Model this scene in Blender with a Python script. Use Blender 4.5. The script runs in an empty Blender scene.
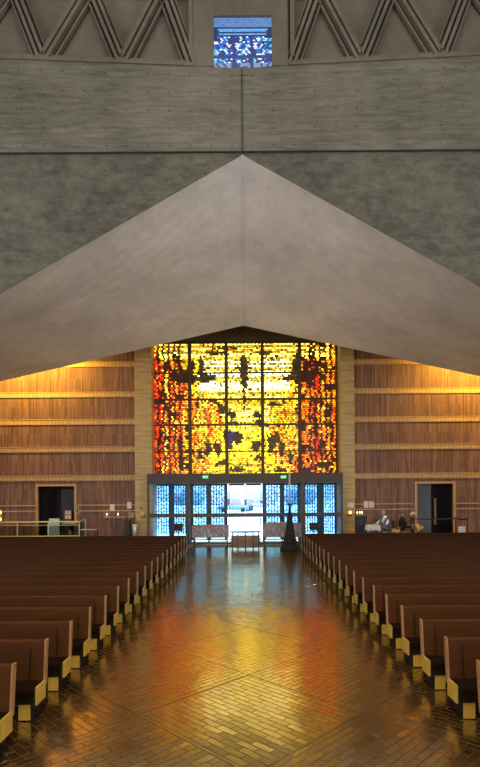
import bpy, bmesh, math, random
from mathutils import Vector, Matrix
random.seed(7)
PI = math.pi
S = bpy.context.scene
COL = S.collection
F, CX, CY, TH, CH = 520.0, 244.7, 492.5, 0.0070, 2.93

def at(px, py, Y):
    """measured point of the photograph at distance Y along the nave -> (x, z)"""
    dx, dy = px - CX, py - CY
    return ((dx - dy * TH) / F * Y, CH - (dy + dx * TH) / F * Y)
def X(px, Y, py=CY): return at(px, py, Y)[0]
def Z(py, Y, px=CX): return at(px, py, Y)[1]

# ------------------------------------------------------------------ materials
class NT:
    def __init__(s, name):
        s.m = bpy.data.materials.new(name); s.m.use_nodes = True
        s.t = s.m.node_tree; s.t.nodes.clear()
        s.out = s.t.nodes.new('ShaderNodeOutputMaterial')
    def n(s, typ, **kw):
        o = s.t.nodes.new('ShaderNode' + typ)
        for k, v in kw.items(): setattr(o, k, v)
        return o
    def l(s, a, b): s.t.links.new(a, b)
    def put(s, sock, v):
        if isinstance(v, bpy.types.NodeSocket): s.l(v, sock)
        else: sock.default_value = v
    def math(s, op, a, b=0.0, c=0.0):
        o = s.n('Math', operation=op)
        s.put(o.inputs[0], a); s.put(o.inputs[1], b)
        if len(o.inputs) > 2: s.put(o.inputs[2], c)
        return o.outputs[0]
    def coord(s, scale=(1, 1, 1), rot=(0, 0, 0), loc=(0, 0, 0)):
        c = s.n('TexCoord'); m = s.n('Mapping')
        m.inputs['Scale'].default_value = scale; m.inputs['Rotation'].default_value = rot; m.inputs['Location'].default_value = loc
        s.l(c.outputs['Object'], m.inputs['Vector']); return m.outputs[0]
    def noise(s, vec, scale, detail=4, rough=.6):
        o = s.n('TexNoise'); s.l(vec, o.inputs['Vector'])
        o.inputs['Scale'].default_value = scale; o.inputs['Detail'].default_value = detail; o.inputs['Roughness'].default_value = rough
        return o.outputs['Fac']
    def ramp(s, fac, stops):
        r = s.n('ValToRGB'); s.l(fac, r.inputs[0]); e = r.color_ramp.elements
        while len(e) < len(stops): e.new(.5)
        for k, (p, c) in enumerate(stops):
            e[k].position = p; e[k].color = (*c, 1)
        return r.outputs[0]
    def mix(s, fac, a, b, mode='MIX'):
        o = s.n('Mix', data_type='RGBA', blend_type=mode)
        s.put(o.inputs[0], fac)
        s.put(o.inputs[6], (*a, 1) if isinstance(a, tuple) else a); s.put(o.inputs[7], (*b, 1) if isinstance(b, tuple) else b)
        return o.outputs[2]
    def bump(s, h, strength=.3, dist=.02):
        b = s.n('Bump'); s.l(h, b.inputs['Height'])
        b.inputs['Strength'].default_value = strength; b.inputs['Distance'].default_value = dist
        return b.outputs[0]
    def bsdf(s, col, rough=.6, normal=None, metal=0.0, spec=.5, emit=None, estr=0.0, coat=0.0):
        b = s.n('BsdfPrincipled')
        s.put(b.inputs['Base Color'], (*col, 1) if isinstance(col, tuple) else col)
        s.put(b.inputs['Roughness'], rough); b.inputs['Metallic'].default_value = metal
        b.inputs['Specular IOR Level'].default_value = spec
        b.inputs['Coat Weight'].default_value = coat
        if normal is not None: s.l(normal, b.inputs['Normal'])
        if emit is not None:
            s.put(b.inputs['Emission Color'], (*emit, 1) if isinstance(emit, tuple) else emit); b.inputs['Emission Strength'].default_value = estr
        s.l(b.outputs[0], s.out.inputs[0]); return b

def lin(r, g, b): return tuple(((v / 255) ** 2.2) for v in (r, g, b))

def plain(name, col, rough=.6, var=.15, scale=8, metal=0.0, spec=.5, emit=None, estr=0):
    t = NT(name); v = t.coord()
    f = t.noise(v, scale)
    c = t.ramp(f, [(.3, tuple(x * (1 - var) for x in col)), (.7, tuple(min(1, x * (1 + var)) for x in col))])
    t.bsdf(c, rough, metal=metal, spec=spec, emit=emit, estr=estr)
    return t.m

def concrete(name, a, b, stretch=(1, 1, 1), rough=.75, dots=False, streak=.5):
    t = NT(name)
    v = t.coord()
    big = t.noise(v, .35, 5, .6)
    fine = t.noise(t.coord(stretch), 3.2, 9, .72)
    f = t.math('ADD', t.math('MULTIPLY', big, 1 - streak), t.math('MULTIPLY', fine, streak))
    c = t.ramp(f, [(.38, a), (.62, b)])
    sp = t.noise(t.coord((1, 1, 1)), 26, 2, .5)
    c = t.mix(t.math('MULTIPLY', t.math('GREATER_THAN', sp, .70), .35), c, tuple(x * .35 for x in a))
    if dots:
        se = t.n('SeparateXYZ'); t.l(v, se.inputs[0])
        fx = t.math('SUBTRACT', t.math('FRACT', t.math('DIVIDE', se.outputs[0], .68)), .5)
        fz = t.math('SUBTRACT', t.math('FRACT', t.math('DIVIDE', se.outputs[2], .56)), .5)
        dx = t.math('MULTIPLY', fx, .68); dz = t.math('MULTIPLY', fz, .56)
        r = t.math('SQRT', t.math('ADD', t.math('MULTIPLY', dx, dx), t.math('MULTIPLY', dz, dz)))
        c = t.mix(t.math('MULTIPLY', t.math('LESS_THAN', r, .026), .75), c, tuple(x * .25 for x in a))
    t.bsdf(c, rough, t.bump(fine, .25, .02), spec=.25)
    return t.m

M = {}
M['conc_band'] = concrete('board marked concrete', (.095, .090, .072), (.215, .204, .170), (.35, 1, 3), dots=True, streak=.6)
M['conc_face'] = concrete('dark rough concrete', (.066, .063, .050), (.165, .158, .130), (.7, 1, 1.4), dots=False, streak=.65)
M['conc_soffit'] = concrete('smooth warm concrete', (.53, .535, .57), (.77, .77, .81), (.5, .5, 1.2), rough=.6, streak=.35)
M['conc_coffer'] = concrete('coffer concrete', (.125, .11, .088), (.185, .165, .135), (1, 1, 1), streak=.35)
M['conc_rib'] = concrete('rib concrete', (.12, .105, .082), (.20, .175, .14), (1, 1, 1), streak=.35)
M['conc_groove'] = concrete('shade-darkened groove concrete', (.05, .043, .035), (.08, .07, .058))  # same concrete coloured darker to stand in for shade between the ridges
M['seam'] = plain('dark joint', (.03, .028, .022), .9)
M['dark_wall'] = plain('dark brown plaster', (.16, .12, .07), .9)  # dark brown is the plaster's own colour
M['shell'] = plain('grey shell concrete', (.16, .15, .13), .85, scale=1)

def brick_wall():
    t = NT('thin vertical red brick'); v = t.coord((1, 1, 1), (PI / 2, 0, 0))
    b = t.n('TexBrick', offset=.37, offset_frequency=2, squash=1)
    sw = t.n('SeparateXYZ'); t.l(t.coord(), sw.inputs[0])
    cb = t.n('CombineXYZ'); t.l(sw.outputs[2], cb.inputs[0]); t.l(sw.outputs[0], cb.inputs[1])
    t.l(cb.outputs[0], b.inputs['Vector'])
    b.inputs['Scale'].default_value = 1.0
    b.inputs['Brick Width'].default_value = 1.6; b.inputs['Row Height'].default_value = .085
    b.inputs['Mortar Size'].default_value = .008; b.inputs['Mortar Smooth'].default_value = .3; b.inputs['Bias'].default_value = -.1
    b.inputs['Color1'].default_value = (.25, .15, .13, 1); b.inputs['Color2'].default_value = (.12, .062, .058, 1)
    b.inputs['Mortar'].default_value = (.30, .21, .16, 1)
    n = t.noise(t.coord((6, 1, .25)), 1.6, 4, .6)
    c = t.mix(.55, b.outputs['Color'], t.ramp(n, [(.3, (.55, .5, .5)), (.7, (1.5, 1.4, 1.3))]), 'MULTIPLY')
    t.bsdf(c, .7, t.bump(b.outputs['Fac'], .4, .02), spec=.3)
    return t.m
M['brick'] = brick_wall()
def band_mat():
    t = NT('tan soldier brick'); sw = t.n('SeparateXYZ'); t.l(t.coord(), sw.inputs[0])
    fr = t.math('FRACT', t.math('DIVIDE', sw.outputs[0], .22))
    g = t.math('LESS_THAN', fr, .14)
    n = t.noise(t.coord(), 5, 3)
    c = t.mix(t.math('MULTIPLY', g, .6), t.ramp(n, [(.3, (.46, .30, .14)), (.7, (.62, .43, .22))]), (.2, .12, .05))
    t.bsdf(c, .6); return t.m
M['band'] = band_mat()
def travertine():
    t = NT('travertine'); n = t.noise(t.coord((.5, .5, 5)), 1.4, 6, .65)
    sw = t.n('SeparateXYZ'); t.l(t.coord(), sw.inputs[0])
    j = t.math('LESS_THAN', t.math('FRACT', t.math('DIVIDE', sw.outputs[2], .62)), .035)
    c = t.ramp(n, [(.3, (.36, .25, .10)), (.5, (.55, .41, .18)), (.7, (.66, .52, .27))])
    c = t.mix(t.math('MULTIPLY', j, .6), c, (.12, .09, .05))
    t.bsdf(c, .5); return t.m
M['travertine'] = travertine()

def floor_mat():
    t = NT('brick paver floor')
    PS = 2.1
    def bricks(rot):
        v = t.coord((1, 1, 1), (0, 0, rot), (.35, .62, 0))
        b = t.n('TexBrick', offset=.5, offset_frequency=2); t.l(v, b.inputs['Vector'])
        b.inputs['Scale'].default_value = 1; b.inputs['Brick Width'].default_value = .30; b.inputs['Row Height'].default_value = .105
        b.inputs['Mortar Size'].default_value = .006; b.inputs['Mortar Smooth'].default_value = .4; b.inputs['Bias'].default_value = 0
        b.inputs['Color1'].default_value = (0, 0, 0, 1); b.inputs['Color2'].default_value = (1, 1, 1, 1); b.inputs['Mortar'].default_value = (.5, .5, .5, 1)
        return b
    A = bricks(PI / 4); B = bricks(-PI / 4)
    sw = t.n('SeparateXYZ'); t.l(t.coord((1, 1, 1), (0, 0, PI / 4), (.10 - .53, 4.03 % PS + .53, 0)), sw.inputs[0])
    u = t.math('DIVIDE', sw.outputs[0], PS); w = t.math('DIVIDE', sw.outputs[1], PS)
    par = t.math('MODULO', t.math('ADD', t.math('ADD', t.math('FLOOR', u), t.math('FLOOR', w)), 200.0), 2.0)
    sel = t.math('GREATER_THAN', par, .5)
    col = t.mix(sel, A.outputs['Color'], B.outputs['Color']); fac = t.mix(sel, A.outputs['Fac'], B.outputs['Fac'])
    eu = t.math('ABSOLUTE', t.math('SUBTRACT', t.math('FRACT', u), .5)); ew = t.math('ABSOLUTE', t.math('SUBTRACT', t.math('FRACT', w), .5))
    edge = t.math('GREATER_THAN', t.math('MAXIMUM', eu, ew), .4965)
    mort = t.math('MAXIMUM', fac, edge)
    cs = t.n('SeparateColor'); t.l(col, cs.inputs[0]); rnd = cs.outputs[0]
    base = t.ramp(rnd, [(0, (.013, .006, .003)), (.5, (.024, .010, .005)), (1, (.038, .016, .007))])
    nz = t.noise(t.coord(), 1.2, 5, .6)
    base = t.mix(.5, base, t.ramp(nz, [(.3, (.5, .5, .5)), (.7, (1.5, 1.4, 1.3))]), 'MULTIPLY')
    base = t.mix(mort, base, (.02, .014, .01))
    # per brick tilt: each brick face leans a little on its own
    geo = t.n('NewGeometry')
    off = t.n('VectorMath', operation='ADD'); t.l(geo.outputs['Normal'], off.inputs[0])
    wn = t.n('TexWhiteNoise', noise_dimensions='1D'); t.l(rnd, wn.inputs['W'])
    sb = t.n('VectorMath', operation='SUBTRACT'); t.l(wn.outputs['Color'], sb.inputs[0]); sb.inputs[1].default_value = (.5, .5, .5)
    sc = t.n('VectorMath', operation='SCALE'); t.l(sb.outputs[0], sc.inputs[0]); sc.inputs['Scale'].default_value = .035
    t.l(sc.outputs[0], off.inputs[1])
    nm = t.n('VectorMath', operation='NORMALIZE'); t.l(off.outputs[0], nm.inputs[0])
    h = t.math('ADD', t.math('MULTIPLY', t.math('SUBTRACT', 1.0, mort), 1.0), t.math('MULTIPLY', t.noise(t.coord(), 9, 4, .6), .5))
    bp = t.n('Bump'); t.l(h, bp.inputs['Height']); bp.inputs['Strength'].default_value = .6; bp.inputs['Distance'].default_value = .005
    t.l(nm.outputs[0], bp.inputs['Normal'])
    rough = t.math('ADD', .10, t.math('MULTIPLY', nz, .14))
    rough = t.math('ADD', rough, t.math('MULTIPLY', mort, .3))
    b = t.bsdf(base, rough, bp.outputs[0], spec=1.0)
    t.l(t.math('SUBTRACT', 1.0, t.math('MULTIPLY', mort, .9)), b.inputs['Specular IOR Level'])
    b.inputs['IOR'].default_value = 3.5; b.inputs['Specular Tint'].default_value = (1, .84, .52, 1)
    return t.m
M['floor'] = floor_mat()

def wood(name, a, b, rough=.4, stretch=(.4, 6, 6), spec=.5):
    t = NT(name); n = t.noise(t.coord(stretch), 2.0, 5, .6)
    t.bsdf(t.ramp(n, [(.3, a), (.7, b)]), rough, t.bump(n, .08, .01), spec=spec); return t.m
M['pew'] = wood('brown pew wood', (.029, .0105, .0038), (.052, .019, .007), .6, spec=.08)
M['pew_seat'] = wood('pew seat cushion', (.004, .002, .0015), (.007, .003, .002), .9, spec=.05)
M['pew_leg'] = wood('dark pew leg', (.005, .0035, .003), (.009, .006, .004), .7, spec=.1)
M['pew_end'] = wood('pale pew end wood', (.22, .155, .035), (.29, .21, .05), .35, (6, 6, 1))
M['pew_edge'] = wood('pew edge wood', (.16, .09, .05), (.22, .13, .08), .3, (6, 6, 1))
M['oak'] = wood('light oak', (.42, .25, .09), (.58, .36, .15), .45, (4, 4, .6))
M['brown_wood'] = wood('mid brown wood', (.16, .08, .035), (.26, .14, .07), .4, (4, 4, .6))
M['desk_wood'] = wood('grey brown desk wood', (.15, .115, .10), (.23, .18, .155), .4, (4, 4, .6))
M['bronze'] = plain('brown bronze frame', (.085, .07, .06), .45, metal=.3)
M['header'] = plain('bronze header', (.075, .06, .05), .5, metal=.2)
M['teal'] = plain('daylight blue door frame', (.02, .085, .16), .4)  # blue cast of the daylight put into the frame colour
M['lattice'] = plain('blue black lattice', (.012, .05, .085), .4)
M['black'] = plain('black', (.012, .012, .014), .5)
M['gold'] = plain('brass rail', (.62, .42, .14), .35, metal=.5)
M['steel'] = plain('steel', (.42, .45, .48), .3, metal=.8)
M['paper'] = plain('white paper', (.72, .70, .70), .7, var=.05)
M['white_cloth'] = plain('white cloth', (.65, .70, .78), .8, var=.08)
M['mint'] = plain('mint panel', (.55, .80, .70), .4, var=.05)
M['navy'] = plain('dark blue grey panel', (.035, .042, .065), .6)
M['slate'] = plain('blue grey panel', (.10, .125, .16), .5)
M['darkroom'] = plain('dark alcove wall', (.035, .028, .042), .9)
M['skin'] = plain('skin', (.50, .30, .20), .5, var=.06)
M['hair_grey'] = plain('grey hair', (.42, .38, .36), .7)
M['hair_dark'] = plain('light brown hair', (.20, .13, .07), .7)
M['black_cloth'] = plain('black cloth', (.010, .010, .014), .85)
M['jeans'] = plain('grey blue trousers', (.16, .19, .26), .85)
M['leaf'] = plain('leaf green', (.05, .10, .03), .6)
M['cream'] = plain('cream petals', (.72, .56, .34), .6)
M['yellow'] = plain('yellow petals', (.70, .48, .10), .6)
M['wax'] = plain('pale wax', (.55, .55, .48), .5)
M['flame'] = plain('candle flame', (1, .7, .3), .5, emit=(1, .62, .22), estr=9)
M['lampglow'] = plain('lamp glow', (1, .8, .3), .5, emit=(1, .72, .15), estr=2.2)
M['green_sign'] = plain('green exit sign', (.02, .3, .12), .5, emit=(.03, .55, .2), estr=.8)
M['sign_letter'] = plain('pale sign letters', (.8, .9, .8), .5, emit=(.8, 1, .85), estr=1.0)

def stripes():
    t = NT('blue and white striped cloth'); sw = t.n('SeparateXYZ'); t.l(t.coord((1, 1, 1), (0, .35, 0)), sw.inputs[0])
    f = t.math('GREATER_THAN', t.math('FRACT', t.math('DIVIDE', sw.outputs[0], .22)), .55)
    t.bsdf(t.mix(f, (.85, .92, 1.0), (.05, .10, .32)), .8); return t.m
M['stripes'] = stripes()
def drape():
    t = NT('patterned grey drape'); v = t.n('TexVoronoi'); t.l(t.coord(), v.inputs['Vector']); v.inputs['Scale'].default_value = 7
    c = t.ramp(v.outputs['Distance'], [(.1, (.40, .36, .40)), (.45, (.20, .17, .21)), (.8, (.48, .43, .47))])
    t.bsdf(c, .8); return t.m
M['drape'] = drape()
def glass(name, tint, gl=.08):
    t = NT(name); a = t.n('BsdfTransparent'); a.inputs[0].default_value = (*tint, 1)
    g = t.n('BsdfGlossy'); g.inputs['Roughness'].default_value = .05
    m = t.n('MixShader'); m.inputs[0].default_value = gl
    t.l(a.outputs[0], m.inputs[1]); t.l(g.outputs[0], m.inputs[2]); t.l(m.outputs[0], t.out.inputs[0]); return t.m
M['glass'] = glass('blue tinted glass', (.44, .72, 1.0))
M['glass_clear'] = glass('clear entrance glass', (.62, .82, 1.0))
M['rail_glass'] = glass('greenish rail glass', (.72, .80, .74), .10)
def stained(name, strength):
    t = NT(name); a = t.n('Attribute'); a.attribute_name = 'tint'
    t.bsdf(a.outputs['Color'], .35, emit=a.outputs['Color'], estr=strength); 
    # unlit base colour kept low so that the glass reads by the daylight coming through it
    for nd in t.t.nodes:
        if nd.type == 'BSDF_PRINCIPLED':
            for lk in list(t.t.links):
                if lk.to_socket == nd.inputs['Base Color']: t.t.links.remove(lk)
            nd.inputs['Base Color'].default_value = (.02, .02, .02, 1)
    return t.m
M['stained'] = stained('stained glass pieces', 6.2)
M['stained_blue'] = stained('blue stained glass pieces', 1.3)
M['lead'] = plain('window frame bronze', (.10, .06, .02), .6)
M['paving'] = plain('white sunlit paving', (.62, .66, .70), .9, var=.05)
M['car_blue'] = plain('blue car paint', (.20, .45, .85), .3)
M['car_silver'] = plain('silver car paint', (.35, .5, .6), .3)
M['hedge'] = plain('far foliage', (.30, .48, .60), .9, scale=.8, var=.3)
M['building'] = plain('pale building', (.55, .66, .72), .9)

# ------------------------------------------------------------------ mesh helpers
class MB:
    def __init__(s): s.v = []; s.f = []
    def add(s, vs, fs):
        o = len(s.v); s.v += [tuple(p) for p in vs]; s.f += [tuple(i + o for i in f) for f in fs]; return s
    def box(s, x0, x1, y0, y1, z0, z1):
        return s.add([(x0, y0, z0), (x1, y0, z0), (x1, y1, z0), (x0, y1, z0), (x0, y0, z1), (x1, y0, z1), (x1, y1, z1), (x0, y1, z1)],
                     [(0, 3, 2, 1), (4, 5, 6, 7), (0, 1, 5, 4), (1, 2, 6, 5), (2, 3, 7, 6), (3, 0, 4, 7)])
    def bev(s, x0, x1, y0, y1, z0, z1, r=.01):
        """box with chamfered edges"""
        bm = bmesh.new(); bmesh.ops.create_cube(bm, size=1)
        for v in bm.verts:
            v.co = Vector((x0 if v.co.x < 0 else x1, y0 if v.co.y < 0 else y1, z0 if v.co.z < 0 else z1))
        bmesh.ops.bevel(bm, geom=bm.edges[:], offset=r, segments=2, affect='EDGES', profile=.5)
        return s.bm(bm)
    def bm(s, bm, mat=None):
        if mat is not None: bmesh.ops.transform(bm, matrix=mat, verts=bm.verts)
        bm.verts.index_update()
        s.add([v.co[:] for v in bm.verts], [[v.index for v in f.verts] for f in bm.faces]); bm.free(); return s
    def hexa(s, P): return s.add(P, [(0, 3, 2, 1), (4, 5, 6, 7), (0, 1, 5, 4), (1, 2, 6, 5), (2, 3, 7, 6), (3, 0, 4, 7)])
    def prism(s, pts, y0, y1):
        n = len(pts)
        return s.add([(x, y0, z) for x, z in pts] + [(x, y1, z) for x, z in pts],
                     [tuple(range(n)), tuple(range(2 * n - 1, n - 1, -1))] + [(i, i + n, (i + 1) % n + n, (i + 1) % n) for i in range(n)])
    def prism_x(s, pts, x0, x1):
        n = len(pts)
        return s.add([(x0, y, z) for y, z in pts] + [(x1, y, z) for y, z in pts],
                     [tuple(range(n)), tuple(range(2 * n - 1, n - 1, -1))] + [(i, i + n, (i + 1) % n + n, (i + 1) % n) for i in range(n)])
    def lathe(s, prof, c=(0, 0, 0), n=20, wob=0, lobes=6):
        vs = []; fs = []
        for r, z in prof:
            for k in range(n):
                a = 2 * PI * k / n; rr = r * (1 + wob * math.cos(lobes * a))
                vs.append((c[0] + rr * math.cos(a), c[1] + rr * math.sin(a), c[2] + z))
        m = len(prof)
        for i in range(m - 1):
            for k in range(n):
                fs.append((i * n + k, i * n + (k + 1) % n, (i + 1) * n + (k + 1) % n, (i + 1) * n + k))
        fs.append(tuple(range(n - 1, -1, -1))); fs.append(tuple((m - 1) * n + k for k in range(n)))
        return s.add(vs, fs)
    def tube(s, pts, r, n=8):
        pts = [Vector(p) for p in pts]; rings = []
        for i, p in enumerate(pts):
            d = (pts[min(i + 1, len(pts) - 1)] - pts[max(i - 1, 0)]).normalized()
            u = d.cross(Vector((0, 0, 1)) if abs(d.z) < .9 else Vector((1, 0, 0))).normalized(); w = d.cross(u)
            rings.append([p + (u * math.cos(2 * PI * k / n) + w * math.sin(2 * PI * k / n)) * r for k in range(n)])
        vs = [v[:] for g in rings for v in g]; fs = []
        for i in range(len(rings) - 1):
            for k in range(n): fs.append((i * n + k, i * n + (k + 1) % n, (i + 1) * n + (k + 1) % n, (i + 1) * n + k))
        fs.append(tuple(range(n - 1, -1, -1))); fs.append(tuple((len(rings) - 1) * n + k for k in range(n)))
        return s.add(vs, fs)
    def ball(s, c, r, sx=1, sy=1, sz=1, seg=12):
        bm = bmesh.new(); bmesh.ops.create_uvsphere(bm, u_segments=seg, v_segments=max(6, seg // 2 + 2), radius=r)
        return s.bm(bm, Matrix.Translation(c) @ Matrix.Diagonal((sx, sy, sz, 1)))
    def build(s, name, mat, parent=None, smooth=False, origin=None):
        me = bpy.data.meshes.new(name)
        o_ = Vector(origin) if origin else Vector((0, 0, 0))
        me.from_pydata([tuple(Vector(v) - o_) for v in s.v], [], s.f); me.materials.append(M[mat]); me.validate(); me.update()
        if smooth:
            me.polygons.foreach_set('use_smooth', [True] * len(me.polygons))
        bm = bmesh.new(); bm.from_mesh(me); bmesh.ops.recalc_face_normals(bm, faces=bm.faces); bm.to_mesh(me); bm.free()
        o = bpy.data.objects.new(name, me); COL.objects.link(o)
        if origin: o.location = o_
        if parent is not None:
            o.parent = parent
        return o

def tag(o, label=None, cat=None, group=None, kind=None):
    for k, v in (('label', label), ('category', cat), ('group', group), ('kind', kind)):
        if v: o[k] = v
    return o
def empty(name, loc, label, cat, group=None, rz=0):
    o = bpy.data.objects.new(name, None); COL.objects.link(o); o.location = loc; o.rotation_euler.z = rz; o.empty_display_size = .2
    return tag(o, label, cat, group)
def struct(name, mb, mat, parent=None, **k):
    o = mb.build(name, mat, parent, **k)
    if parent is None: o['kind'] = 'structure'
    return o
def sroot(name, loc=(0, 0, 0)):
    o = bpy.data.objects.new(name, None); COL.objects.link(o); o.location = loc; o['kind'] = 'structure'; return o
def copy_tree(o, parent=None):
    c = o.copy(); COL.objects.link(c); c.parent = parent
    for ch in [x for x in list(COL.objects) if x.parent == o]: copy_tree(ch, c)
    return c

# ------------------------------------------------------------------ floor
struct('floor', MB().box(-20, 20, -12, 31.6, -.2, 0), 'floor')
PLZ = .42
for k, (a, b) in enumerate(((-20, -5.75), (5.75, 20))):
    struct('floor_step', MB().box(a, b, 25.95, 30.3, 0, PLZ), 'floor')

# ------------------------------------------------------------------ concrete shell
def Yc(x): return 17 - .055 * abs(x)
zT = CH + 424.5 / F * 17       # top of the smooth band
zS = CH + 340.5 / F * 17       # seam under it
apex = CH + 337.5 / F * 17
NX, NS = 7.94, 4.48
FYY, FX, FS = 26.0, 12.15, 2.70
fap = CH + 167.0 / F * FYY
L = 19.5
mb = MB()
for sgn in (-1, 1):
    N = 12
    g0 = [(sgn * L * i / N, Yc(L * i / N), zT) for i in range(N + 1)]
    g1 = [(sgn * L * i / N, 17.0, zS) for i in range(N + 1)]
    for i in range(N): mb.add([g0[i], g0[i + 1], g1[i + 1], g1[i]], [(0, 1, 2, 3)])
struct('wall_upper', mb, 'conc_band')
mb = MB()
for sgn in (-1, 1):
    mb.add([(0, 17.02, zS), (sgn * L, 17.02, zS), (sgn * L, 17.02, apex - NS * L / NX), (0, 17.02, apex)], [(0, 1, 2, 3)])
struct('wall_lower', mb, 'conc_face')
struct('trim_1', MB().box(-L, L, 16.95, 17.01, zS - .02, zS + .012), 'seam')
struct('trim_2', MB().box(-.015, .015, 16.96, 17.0, zS, zT), 'seam')
# folded soffit: a ruled surface from the near arch edge to the far one
mb = MB(); NU, NV = 20, 14
for sgn in (-1, 1):
    g = []
    for i in range(NU + 1):
        s_ = 2.3 * i / NU
        n_ = Vector((sgn * NX * s_, 17.0, apex - NS * s_)); f_ = Vector((sgn * FX * s_, FYY, fap - FS * s_))
        g.append([n_.lerp(f_, j / NV) for j in range(NV + 1)])
    for i in range(NU):
        for j in range(NV): mb.add([g[i][j], g[i + 1][j], g[i + 1][j + 1], g[i][j + 1]], [(0, 1, 2, 3)])
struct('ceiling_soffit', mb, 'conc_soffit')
# thin arris along the fold
struct('trim_3', MB().hexa([(-.035, 17.03, apex - .05), (.035, 17.03, apex - .05), (.035, FYY, fap - .03), (-.035, FYY, fap - .03),
                            (-.035, 17, apex + .0), (.035, 17, apex + .0), (.035, FYY, fap + .05), (-.035, FYY, fap + .05)]), 'conc_soffit')
# plaster above the far edge
mb = MB()
for sgn in (-1, 1):
    mb.add([(0, FYY, fap), (sgn * 28, FYY, fap - FS * 28 / FX), (sgn * 28, FYY, 14), (0, FYY, 14)], [(0, 1, 2, 3)])
struct('wall_bulkhead', mb, 'dark_wall')
struct('ceiling_vestibule', MB().box(-20, 20, 25.9, 31.6, 13.2, 13.4), 'dark_wall')

# cupola: flat panels behind triangulated ribs
zTop = 23.0
mb = MB()
def cmap(x, d, z): return (x, Yc(x) - d, z)
DB = -.30
for sgn in (-1, 1):
    for i in range(10):
        a, b = sgn * (1.4 + 1.9 * i), sgn * (1.4 + 1.9 * (i + 1))
        mb.add([cmap(a, DB, zT - .3), cmap(b, DB, zT - .3), cmap(b, DB, zTop), cmap(a, DB, zTop)], [(0, 1, 2, 3)])
cup = struct('wall_cupola', mb, 'conc_coffer')
def strip(mb, p, q, w, d0, d1):
    p = Vector((p[0], p[1])); q = Vector((q[0], q[1])); t = (q - p).normalized(); nrm = Vector((-t.y, t.x)) * w / 2
    c = [p - nrm, p + nrm, q + nrm, q - nrm]
    mb.hexa([cmap(v.x, d0, v.y) for v in c] + [cmap(v.x, d1, v.y) for v in c])
YR = 16.8
k_ = YR / F
zb = zT + .10
nodes = [(50, 62), (120, 62), (198, 62), (278, 60)]
ap_ = [(79, -19), (152, -17), (228, -17), (306, -17)]
n2w = lambda o, y: (o * k_ * (1), CH + (CY - y) * k_)
def rib(sgn, p, q):
    P0 = (sgn * p[0] * k_, CH + (CY - p[1]) * k_); Q0 = (sgn * q[0] * k_, CH + (CY - q[1]) * k_)
    t = (Vector(Q0) - Vector(P0)).normalized(); nr = Vector((-t.y, t.x))
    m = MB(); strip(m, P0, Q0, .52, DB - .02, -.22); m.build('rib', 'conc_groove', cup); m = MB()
    for s_, w_, d_ in ((-.235, .06, -.10), (-.085, .10, .03), (.085, .10, .03), (.235, .06, -.10)): strip(m, Vector(P0) + nr * s_, Vector(Q0) + nr * s_, w_, -.23, d_)
    o = m.build('rib', 'conc_rib', cup)
for sgn in (-1, 1):
    for i, nd in enumerate(nodes):
        rib(sgn, nd, ap_[i])
        if i: rib(sgn, nd, ap_[i - 1])
    for i, a in enumerate(ap_):
        rib(sgn, a, (a[0] - 18, -110)); rib(sgn, a, (a[0] + 18, -110))
    m = MB(); strip(m, (sgn * 1.65, zT + .3), (sgn * 1.65, zTop), .13, DB, .04); m.build('rib', 'conc_rib', cup)
    m = MB(); strip(m, (sgn * 1.55, zT + .045), (sgn * L, zT + .045), .10, DB, .05); strip(m, (sgn * 1.6, zT + .20), (sgn * L, zT + .20), .07, DB, -.05); m.build('ledge', 'conc_rib', cup)
    m = MB(); strip(m, (sgn * 1.45, zT + 2.62), (sgn * L, zT + 2.62), .3, DB, 0); m.build('ledge', 'conc_rib', cup)
# central shaft with the deep set blue window
wl, wr = X(214, 17, 40) , X(271.5, 17, 40); wt = Z(18, 17)
m = MB(); m.box(-1.58, wl, 16.9, 17.7, zT, zTop); m.box(wr, 1.50, 16.9, 17.7, zT, zTop); m.box(wl, wr, 16.9, 17.7, wt, zTop); m.box(wl, wr, 16.98, 17.7, zT - .25, zT)
struct('wall_shaft', m, 'conc_coffer')

# ------------------------------------------------------------------ mosaics
def mosaic(name, mat, x0, x1, z0, z1, Y, nx, nz, fn, parent, gap=.12, jit=.25):
    vs, fs, cs = [], [], []
    dx, dz = (x1 - x0) / nx, (z1 - z0) / nz
    for j in range(nz):
        off = (j % 2) * .5
        for i in range(-1, nx + 1):
            a = max(0, min(nx, i + off)); b = max(0, min(nx, i + off + 1))
            if b - a < .05: continue
            c = fn((a + b) / 2 / nx, (j + .5) / nz)
            xa, xb = x0 + a * dx + gap * dx * .5, x0 + b * dx - gap * dx * .5
            za, zb_ = z0 + j * dz + gap * dz * .95, z0 + (j + 1) * dz - gap * dz * .95
            if xb <= xa: continue
            o = len(vs)
            r = lambda s: random.uniform(-jit, jit) * gap * s
            vs += [(xa + r(dx), Y, za + r(dz)), (xb + r(dx), Y, za + r(dz)), (xb + r(dx), Y, zb_ + r(dz)), (xa + r(dx), Y, zb_ + r(dz))]
            fs.append((o, o + 1, o + 2, o + 3)); cs.append(c)
    me = bpy.data.meshes.new(name); me.from_pydata(vs, [], fs); me.materials.append(M[mat])
    at_ = me.color_attributes.new('tint', 'FLOAT_COLOR', 'CORNER')
    flat = []
    for c in cs: flat += [c[0], c[1], c[2], 1] * 4
    at_.data.foreach_set('color', flat)
    o = bpy.data.objects.new(name, me); COL.objects.link(o); o.parent = parent; return o

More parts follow.
